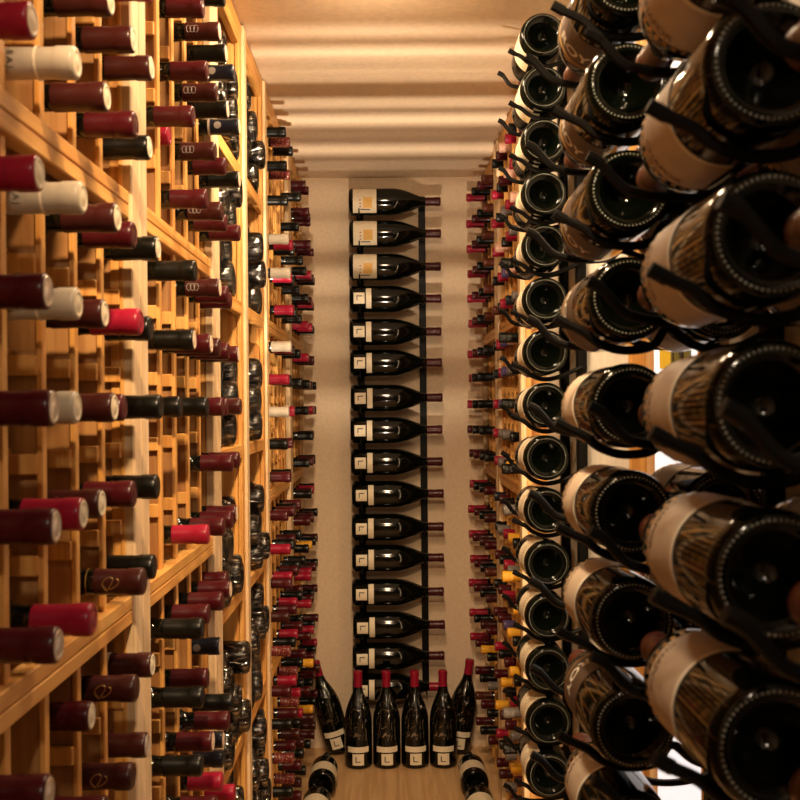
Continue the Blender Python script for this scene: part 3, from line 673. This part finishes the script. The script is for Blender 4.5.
def fill_bin(which, y0, y1, ncol, fill):
    r = 0.0373
    for bi, nrow in enumerate(fill):
        base = SHELF[bi + 1]
        cnt = 0
        span = (y1 - y0 - 0.014 - 2 * r)
        for row in range(nrow):
            off = 0.5 if row % 2 else 0
            cols = ncol - (row % 2)
            step = span / (ncol - 1)
            dz = math.sqrt(max((2 * r) ** 2 - (step / 2) ** 2, 0.0009)) if ncol > 1 else 2 * r
            if step < 2 * r: dz = 2 * r * 0.99; off = 0; cols = ncol
            for c in range(cols):
                y = y0 + 0.007 + r + (c + off) * step
                z = H + base + r + 0.0005 + row * (dz + 0.0003)
                if row > 0 and row == nrow - 1 and random.random() < 0.15: continue
                cnt += 1
                xb = -0.338 + random.choice([0, 0.012, 0.024, -0.006]) + random.uniform(-.003, .003)
                t, cc = bottle('slim', 'K', (xb, y, z), ROT_LEFT,
                               'wrapped bottle base, %s left bin rack, %s bin down, %s bottle' % (which, ORD[bi + 1], ORD[cnt]),
                               'wrapped bottles in the %s left bin rack' % which, seg=24, capseg=12, glass='glass_brown', name='wrapped_bottle')
                if t: link('cellophane_wrap', film_mesh('slim'), t)


fill_bin('nearer', 1.966, 2.285, 4, [3, 4, 3, 3, 3, 4])
fill_bin('farther', 2.365, 2.682, 4, [4, 3, 3, 3, 4, 4])

# far left racks
FROWS = [.765, .67, .575, .466, .372, .278, .166, .0745, -.0165, -.1075, -.1985, -.306, -.40, -.495, -.59, -.685, -.797, -.89, -.985, -1.08, -1.17]
FBEAMS = [.222, -.25, -.741]
DC = [2.84, 2.945, 3.05, 3.155, 3.26]
EC = [3.515, 3.615, 3.715, 3.815]
neck_rack('pine bottle rack on the left just past the wrapped-bottle bins', 2.763, 3.36, [2.84, 2.945, 3.05, 3.155, 3.26], FROWS, FBEAMS)
neck_rack('pine bottle rack on the left against the back wall', 3.44, 3.87, EC, FROWS, FBEAMS)
D = ['KTK..', 'KT..K', 'K...K', 'WCK.K', 'WCK.K', '.CK.K', 'WCK.K', 'CK..K', 'W.C..', 'KR...', 'RK...', 'RRKR.', 'CKRK.', 'RCRKK',
     'MRCKR', 'TKCRK', 'RCTKR', 'KRTCK', 'TRMKC', 'KTRKM', 'TKRMK']
E = ['RR..', 'RRR.', '.RRR', 'KCRK', 'KRCK', 'CCKW', 'CKRK', 'KRRK', 'KCKR', '.KMR', 'KRMK', 'KRCK', 'RRMK', 'KYKM', 'CCRK', 'CRKR',
     'RCKR', 'YRKC', 'RKRM', 'MYKR', 'KRM.']
for which, cols, grid, x0, nm in (('third', DC, D, -.276, 'third left rack'), ('last', EC, E, -.272, 'last left rack by the back wall')):
    sh = 'third left rack' if which == 'third' else 'farthest left rack'
    for ri, st in enumerate(grid):
        n = 0
        for ci, code in enumerate(st):
            if code == '.': continue
            n += 1
            left_neck(code, x0 + random.uniform(-.007, .007), cols[ci], FROWS[ri],
                      '%s neck, %s, %s, %s from viewer' % (foilword(code), sh, rowname(ri, FROWS), ORD[n]),
                      'bottles in the %s' % nm, 'foil' if which == 'third' else None, detail=False)

# ------------------------------------------------------------------ right far wooden racks
RX = 0.375
RROWS = [.78, .68, .586, .492, .399, .304, .188, .098, 0, -.094, -.184, -.30, -.395, -.489, -.583, -.673, -.786, -.876, -.977, -1.07, -1.164]
RBEAMS = [.243, -.245, -.732]
M2C = [2.88, 2.985, 3.09, 3.195, 3.30]
M1C = [3.52, 3.625, 3.73, 3.835]
neck_rack('pine bottle rack on the right behind the column of cream-labelled bottles', 2.83, 3.36, M2C, RROWS, RBEAMS, side=1, fx=RX)
neck_rack('pine bottle rack on the right against the back wall', 3.455, 3.875, M1C, RROWS, RBEAMS, side=1, fx=RX)
G2 = ['KCPRK', 'CPRKC', 'PCGKC', 'GCKPC', 'KPVCK', 'GNCKB', 'KPVCK', 'KGVCK', 'KGKVC', 'K.GGC', 'KYKGC', 'GKKRN', 'KYCGK', 'YGCKR', 'YRCRK', 'KYVRR',
      'KYRKC', 'GCKYR', 'KGRRY', 'RYGKC', 'KRGMR']
G1 = ['BRKC', 'BKRC', 'BKRC', 'BKRC', 'BKRC', 'BKRC', 'KKRC', '.KKC', '.KKC', '.KKR', 'KKRR', 'RKKC', 'MKRC', 'RMRC', 'BKRC', 'MKRC',
      'RMKC', 'KYRC', 'GKR.', 'KRB.', 'RKR.']
for nm, cols, grid, tips in (('right rack behind the cream-labelled bottles', M2C, G2, [.350, .349, .347, .345, .342]),
                             ('right rack by the back wall', M1C, G1, [.334, .323, .312, .303])):
    sh = 'nearer right wooden rack' if cols is M2C else 'farther right wooden rack'
    for ri, st in enumerate(grid):
        n = 0
        for ci, code in enumerate(st):
            if code == '.': continue
            n += 1
            tx = tips[ci] - 0.03 * (ci == 0 and cols is M2C and random.random() < .4) + random.uniform(-.004, .004)
            bottle('bordeaux', code, (tx + 0.30, cols[ci], H + RROWS[ri]), jit(ROT_LEFT, 0.6),
                   '%s neck, %s, %s, %s from viewer' % (foilword(code), sh, rowname(ri, RROWS), ORD[n]),
                   'bottles in the %s' % nm, tip=CAP[code][2], seg=16, capseg=14, caplen=0.068 if code in 'YC' else 0.058)

# ------------------------------------------------------------------ metal racks on the right wall
PITCH = 0.1067
L0 = -0.0025


def lev(k): return k * PITCH + L0


def cradle(xtip, xs, xw, y, z, dip, r=0.004, tipup=0.036, loop=None):
    """bent rod from the wall strip (xw) out to its raised tip (xtip), dipping under each bottle centre in xs"""
    pts = [(xw, y, z - dip * 0.55)]
    ctrl = [(xw, z - dip * 0.55)]
    for i, x in enumerate(sorted(xs, reverse=True)):
        ctrl.append((x + 0.030, z - dip * 0.92)); ctrl.append((x, z - dip)); ctrl.append((x - 0.024, z - dip * 0.86))
        if i < len(xs) - 1: ctrl.append(((x + sorted(xs, reverse=True)[i + 1]) / 2, z - dip * 0.55))
    xl = min(xs)
    ctrl.append((xl - 0.040, z - dip * 0.62)); ctrl.append((xtip + 0.012, z - dip + tipup * 0.8)); ctrl.append((xtip, z - dip + tipup))
    # Catmull-Rom
    P = [ctrl[0]] + ctrl + [ctrl[-1]]
    out_ = []
    for i in range(1, len(P) - 2):
        for q in range(5):
            u = q / 5
            def cr_(a, b, c, d): return 0.5 * (2 * b + (c - a) * u + (2 * a - 5 * b + 4 * c - d) * u * u + (3 * b - a - 3 * c + d) * u ** 3)
            out_.append((cr_(*[p[0] for p in P[i - 1:i + 3]]), y, cr_(*[p[1] for p in P[i - 1:i + 3]])))
    out_.append((ctrl[-1][0], y, ctrl[-1][1]))
    mb = MB().tube(out_, r, 8)
    # rubber end
    e = out_[-6:]
    mb.tube(e, r * 1.2, 8)
    return mb


def wall_rack(label, yb, xs, xtip, ks, r):
    y1, y2 = yb + 0.035, yb + 0.238
    t = thing('metal_wall_rack', label, 'rack', (WR, (y1 + y2) / 2, H + lev(min(ks)) - 0.15))
    lx, ly, lz = t.location
    z0, z1 = H + lev(min(ks)) - 0.15, min(H + lev(max(ks)) + 0.12, CEIL - 0.01)
    for y in (y1 + .006, y2 + .006):
        MB().box(-0.0205, -0.0005, y - ly + 0.001, y - ly + 0.021, z0 - lz, z1 - lz, 0.002).obj('wall_strip', 'black_metal', t, smooth=False)
    for k in ks:
        z = H + lev(k)
        for y, dip, up in ((y1, PROF_R + 0.0078, 0.034), (y2, 0.0255, 0.036)):
            mb = cradle(xtip, xs, WR - 0.012, y, z - (0.0095 if dip < .03 else 0), dip + (0.0008 if dip < .03 else 0), r, up)
            mb.v = [(v[0] - lx, v[1] - ly, v[2] - lz) for v in mb.v]
            mb.obj('cradle', 'black_metal', t)
    return t


PROF_R = 0.0425
XF, XR = 0.2410, 0.333
wall_rack('black metal wall rack mostly beyond the right edge, necks of its bottles just showing', 0.285, (XF, XR), 0.172, range(-4, 5), 0.0046)
wall_rack('black metal wall rack with the largest bottle bases in the right foreground', 0.630, (XF, XR), 0.172, range(-4, 5), 0.0046)
wall_rack('black metal wall rack behind the largest bases, two bottles deep', 1.005, (XF, XR), 0.172, range(-5, 5), 0.0046)
PROF_R = 0.0466
wall_rack('tall black metal wall rack holding one column of cream-labelled bottles', 2.045, (0.319,), 0.2535, range(-8, 8), 0.0046)


def beads(kind):
    k = ('beads', kind)
    if k not in _cache:
        R = PROF[kind][0]; mb = MB(); N = 60
        for i in range(N):
            a = 2 * math.pi * i / N; cx, cy = R * 0.84 * math.cos(a), R * 0.84 * math.sin(a)
            vs = []; rr = 0.0011
            for j in range(6):
                b_ = j * math.pi / 3; vs.append((cx + rr * math.cos(b_), cy + rr * math.sin(b_), 0.0002))
            for j in range(6):
                b_ = j * math.pi / 3; vs.append((cx + rr * .7 * math.cos(b_), cy + rr * .7 * math.sin(b_), -0.0006))
            vs.append((cx, cy, -0.0010))
            fs = [(j, (j + 1) % 6, 6 + (j + 1) % 6, 6 + j) for j in range(6)] + [(6 + j, 6 + (j + 1) % 6, 12) for j in range(6)]
            mb.add(vs, fs)
        _cache[k] = mb.mesh('stippled_ring', 'bead_glint', angle=180)
    return _cache[k]


def label_set(t, kind, style, k=0):
    R = PROF[kind][0]; ang = 148 if k >= 2 else (175 if k >= 0 else 212)
    if style == 'cream':       # pale paper with a border, ornament at the shoulder edge
        part(('lb', kind, 'c'), lambda: band(R + .0003, .085, .155, 92, 282, 40).mesh('label', 'taupe_paper'), 'label', t)
        lb = t.children[-1]
        part(('lbb', kind, 'c'), lambda: band(R + .0007, .084, .0895, 92, 282, 40).mesh('label_border', 'cream_border'), 'label_border', lb)
        def orn():
            mb = MB()
            for i in range(17):
                a = 98 + i * 11
                mb2 = band(R + .0004, .1565, .1620, a, a + 5, 3); mb.add(mb2.v, mb2.f)
            return mb.mesh('label_ornament', 'gold')
        part(('lbo', kind, 'c'), orn, 'label_ornament', lb)
        part(('lbt', kind, 'c', ang), lambda: text_on(R + .0009, .146, ang, 'CHAPOR', .011, -1, .0002).mesh('label_lettering', 'label_ink'), 'label_lettering', lb)
    elif style == 'brown':
        part(('lb', kind, 'b'), lambda: band(R + .0003, .088, .158, 92, 275, 40).mesh('label', 'label_brown'), 'label', t)
        lb = t.children[-1]
        part(('lbt', kind, 'b', ang), lambda: text_on(R + .0009, .132, ang, 'ROY', .024, -1, .0006).mesh('label_lettering', 'ink_white'), 'label_lettering', lb)
        part(('lbb', kind, 'b'), lambda: band(R + .0007, .150, .153, 92, 275, 40).mesh('label_border', 'gold'), 'label_border', lb)
    elif style == 'ivory':
        part(('lb', kind, 'i'), lambda: band(R + .0003, .022, .105, 120, 262, 40).mesh('label', 'cream'), 'label', t)
        lb = t.children[-1]
        def lines():
            mb = MB()
            for h, n_ in ((.045, 12), (.058, 9)):
                for i in range(n_):
                    a = 200 + (i - n_ / 2) * 7
                    b2 = band(R + .0007, h, h + .0035, a, a + 3.2, 2); mb.add(b2.v, b2.f)
            return mb.mesh('label_lettering', 'label_ink')
        part(('lbt', kind, 'i'), lines, 'label_lettering', lb)


plain('taupe_paper', (0.58, 0.46, 0.34), 0.5)
plain('label_ink', (0.20, 0.12, 0.07), 0.6)


def big(kind, code, x, y, k, label, group, style, beadsq=True, tip=None, roll=0, seg=56):
    t, c = bottle(kind, code, (x, y, H + lev(k)), (R_(-90), 0, 0), label, group, seg=seg, tip=tip, caplen=0.07, capseg=28, glass='glass_deep' if kind == 'wide' else 'glass_dark')
    if t is None: return None
    t.rotation_euler = (Matrix.Rotation(R_(-1.5 + random.uniform(-.3, .3)), 4, 'X') @ Matrix.Rotation(R_(-0.45), 4, 'Z') @ Matrix.Rotation(R_(roll), 4, 'Y') @ Matrix.Rotation(R_(-90), 4, 'X')).to_euler()
    if beadsq: link('stippled_ring', beads(kind), t)
    if style: label_set(t, kind, style, k)
    return t


def kw(k, ref='eye level'):
    if k == 0: return 'at eye level'
    return ('just %s eye level' if abs(k) == 1 else ORD[abs(k)] + ' %s eye level') % ('above' if k > 0 else 'below')


for k in (2, 1, -1, -2):
    big('burgundy', 'B', XF, 0.285, k, 'bottle neck with copper capsule poking in at the right edge, %s' % kw(k), 'bottles of the nearest metal rack', 'cream', tip='foil_copper', roll=random.uniform(-8, 8))
for k in (3, 2, 1, 0, -1, -2):
    big('burgundy', 'B', XF, 0.630, k, 'largest bottle base in the right foreground, %s, taupe label with pale border' % kw(k), 'large bottle bases in the right foreground', 'cream', tip='foil_copper', roll=random.uniform(-8, 8))
for k in (2, 1, -1):
    big('burgundy', 'B', XR, 0.630, k, 'bottle behind the largest foreground bases next to the wall, %s' % kw(k), 'rear bottles of the right foreground', 'cream')
st2 = {4: 'brown', 3: 'brown', 2: 'brown', 1: 'brown', 0: 'cream', -1: 'cream', -2: 'cream', -3: 'brown', -4: 'cream'}
for k, s_ in st2.items():
    big('burgundy', 'B', XF, 1.005, k, 'mid-size bottle base in the second metal rack, %s, %s label' % (kw(k), 'dark brown' if s_ == 'brown' else 'taupe'), 'mid-size bottle bases in the second metal rack', s_, roll=random.uniform(-10, 10))
for k in (3, 2, 1, -1, -2):
    big('burgundy', 'B', XR, 1.005, k, 'bottle close to the wall in the second metal rack, %s' % kw(k), 'rear bottles of the second metal rack', 'cream', beadsq=True)
for k in range(-7, 8):
    big('wide', 'R', 0.319, 2.045, k, 'cream-labelled bottle base in the single tall column on the right, %s' % kw(k), 'column of cream-labelled bottles', 'ivory', roll=random.uniform(-14, 14), seg=40)

# ------------------------------------------------------------------ back wall rack and magnums
ys = [202, 234, 267, 299, 332, 363, 398, 430, 462, 494, 527, 558, 592, 625, 656, 687]
YM = 3.835
t = thing('metal_wall_rack', 'black metal rack holding the column of side-on bottles on the back wall', 'rack', (0, ZB, 0.25))
for x in (-0.102, 0.136):
    MB().box(x - 0.013, x + 0.013, -0.018, -0.0005, 0.0, 1.87, 0.002).obj('wall_strip', 'black_metal', t, smooth=False)
for i, py in enumerate(ys):
    z = (405 - py) * YM / F + H - 0.25
    for x, r in ((-0.102, .0575), (0.136, .0235)):
        pts = [(x, -0.018, z - r * .9)]
        for a in range(-60, 215, 25):
            if a > 150: break
            aa = R_(-90 - a + 60) if False else None
        arc = []
        for q in range(11):
            a = R_(-20 - q * 12.5)
            arc.append((x, (YM - ZB) + r * math.cos(a), z + r * math.sin(a)))
        MB().tube([(x, -0.018, arc[0][2])] + arc, 0.0028, 6).obj('cradle', 'black_metal', t)


def mag_label(t, style):
    R = PROF['magnum'][0]
    if style == 'big':
        lb = part('mb', lambda: band(R + .0003, .016, .104, -152, -28, 30).mesh('label', 'label_white'), 'label', t)
        part('mb2', lambda: band(R + .0007, .054, .088, -100, -55, 16).mesh('label_block', 'ink_yellow'), 'label_block', lb)
        part('mb3', lambda: band(R + .0007, .044, .080, -50, -45, 8).mesh('label_title', 'ink'), 'label_title', lb)
        def dots():
            mb = MB()
            for a in (-60, -74, -88):
                b2 = band(R + .0007, .040, .046, a - 2.2, a + 2.2, 3); mb.add(b2.v, b2.f)
            return mb.mesh('label_dots', 'ink_red')
        part('mb4', dots, 'label_dots', lb)
    else:
        lb = part('ml', lambda: band(R + .0003, .016, .057, -113, -65, 14).mesh('label', 'label_white'), 'label', t)
        part('ml2', lambda: band(R + .0003, .062, .082, -136, -42, 24).mesh('label_strip', 'label_white'), 'label_strip', t)
        def ell():
            mb = band(R + .0007, .027, .030, -100, -80, 6); b2 = band(R + .0007, .030, .047, -100, -96, 3); mb.add(b2.v, b2.f)
            return mb.mesh('letter_mark', 'ink')
        part('ml3', ell, 'letter_mark', lb)


for i, py in enumerate(ys):
    z = (405 - py) * YM / F
    st = 'big' if i < 3 else 'small'
    t, c = bottle('magnum', 'R' if i < 15 else 'C', (-0.140 + random.uniform(-.002, .002), YM, H + z), ROT_RIGHT,
                  'side-on bottle on the back wall, %s from the top, %s' % (ORD[i + 1], 'large square label' if i < 3 else 'small square label and strip'),
                  'side-on bottles on the back wall', name='magnum_bottle', seg=40, caplen=0.072, tip='foil_red')
    mag_label(t, st)


def mag_film():
    base, up, n = profile('magnum')
    p = [(r * 1.0 + 0.0004 + 0.0008 * (i % 2), h) for i, (r, h) in enumerate([(q[0], q[1]) for q in up if q[1] > 0.15 and q[1] < .29])]
    p = [(PROF['magnum'][0] + .0004, .105)] + p
    return MB().lathe(p, 32).mesh('cellophane_wrap', 'cellophane', angle=180)


# four standing bottles and two leaning ones on the floor
for i, (px, nm) in enumerate(((357, 'leftmost'), (385.3, 'second from the left'), (413.6, 'third from the left'), (441.9, 'rightmost'))):
    y = 3.725
    t, c = bottle('magnum', 'C', ((px - 388 - 1.5) * y / F, y, 0.0005), (0, 0, R_(random.uniform(-5, 5))), 'standing bottle with bright red capsule on the floor, %s of the four' % nm,
                  'four bottles standing at the back wall', name='magnum_bottle', seg=40, caplen=0.078, tip='foil_crimson')
    mag_label(t, 'small')
    part('magfilm', mag_film, 'cellophane_wrap', t)
for x0, x1, nm, y in ((-0.195, -0.285, 'left', 3.862), (0.250, 0.302, 'right', 3.862)):
    # base at x0, neck leaning outwards to x1
    ang = math.atan2(x1 - x0, 0.33)
    t, c = bottle('magnum', 'C', (x0, y, 0.053 * abs(math.sin(ang)) + .002), (0, ang, 0), 'bottle leaning outwards against the %s racks beside the four standing bottles' % nm, 'leaning bottles', name='magnum_bottle', seg=40, caplen=0.078)
    mag_label(t, 'small')
    part('magfilm', mag_film, 'cellophane_wrap', t)

# bottles lying on the floor along both sides, bases towards the viewer
for sx, nm in ((-1, 'left'), (1, 'right')):
    for i, y in enumerate((3.34, 3.045)):
        x = (-.233 - .006 * i) if sx < 0 else (.281 + .0 * i)
        y = 3.40 - i * .292
        t, c = bottle('champ', 'K', (x, y, 0.0470), ROT_AWAY, 'cream-labelled bottle lying on the floor at the %s, %s' % (nm, ('farther one', 'nearer one at the picture edge')[i]), 'bottles lying on the floor', seg=40)
        part(('fl', 1), lambda: band(PROF['champ'][0] + .0003, .035, .105, -190, 10, 40).mesh('label', 'cream'), 'label', t)

# ------------------------------------------------------------------ yellow bottle label seen through the window and the lamps
for i, y in enumerate((0.95, 1.95)):
    t = thing('ceiling_lamp', 'recessed warm lamp in the ceiling above the aisle, %s' % ('nearer', 'farther')[i], 'lamp', (-0.02, y, CEIL))
    MB().lathe([(0.03, -0.012), (0.05, -0.012), (0.055, -0.004), (0.055, -0.0005)], 32).obj('trim_ring', 'silver', t)
    MB().lathe([(0, -0.008), (0.03, -0.009)], 32).obj('lens', 'lamp_glow', t)

# small printed strip hanging on the window pane
t = thing('printed_strip', 'small yellow and olive printed strip stuck on the bright window', 'sticker', (WR + 0.0005, 1.455, H + 0.068))
def strip(y0, y1, z0, z1, d, mat, nm): MB().box(-d, 0.002, y0, y1, z0, z1, 0).obj(nm, mat, t, smooth=False)
plain('print_olive', (0.16, 0.15, 0.03), 0.5); plain('print_yellow', (0.85, 0.60, 0.04), 0.5)
strip(0.015, 0.075, -0.017, 0.014, 0.001, 'print_yellow', 'yellow_panel')
strip(-0.075, 0.015, -0.014, 0.017, 0.001, 'print_olive', 'olive_panel')
d = MB().lathe([(0, 0), (0.010, 0), (0.010, 0.0012), (0, 0.0012)], 24).obj('round_seal', 'ink', t); d.location = (-0.001, -0.04, 0.003); d.rotation_euler = (0, R_(-90), 0)
strip(-0.002, 0.004, -0.014, 0.017, 0.0016, 'ink', 'dark_bar')

# bottles too small in the picture to be told apart
if SV:
    me = bpy.data.meshes.new('distant_bottles'); me.from_pydata(SV, [], SF)
    for m_ in SMATS: me.materials.append(M[m_])
    me.polygons.foreach_set('material_index', SM); me.polygons.foreach_set('use_smooth', [True] * len(SF)); me.set_sharp_from_angle(angle=R_(40)); me.update()
    o = link('distant_bottles', me); o['kind'] = 'stuff'; o['category'] = 'bottles'
    o['label'] = 'the many smallest foil-capped bottle necks crowding the far wooden racks on both sides'
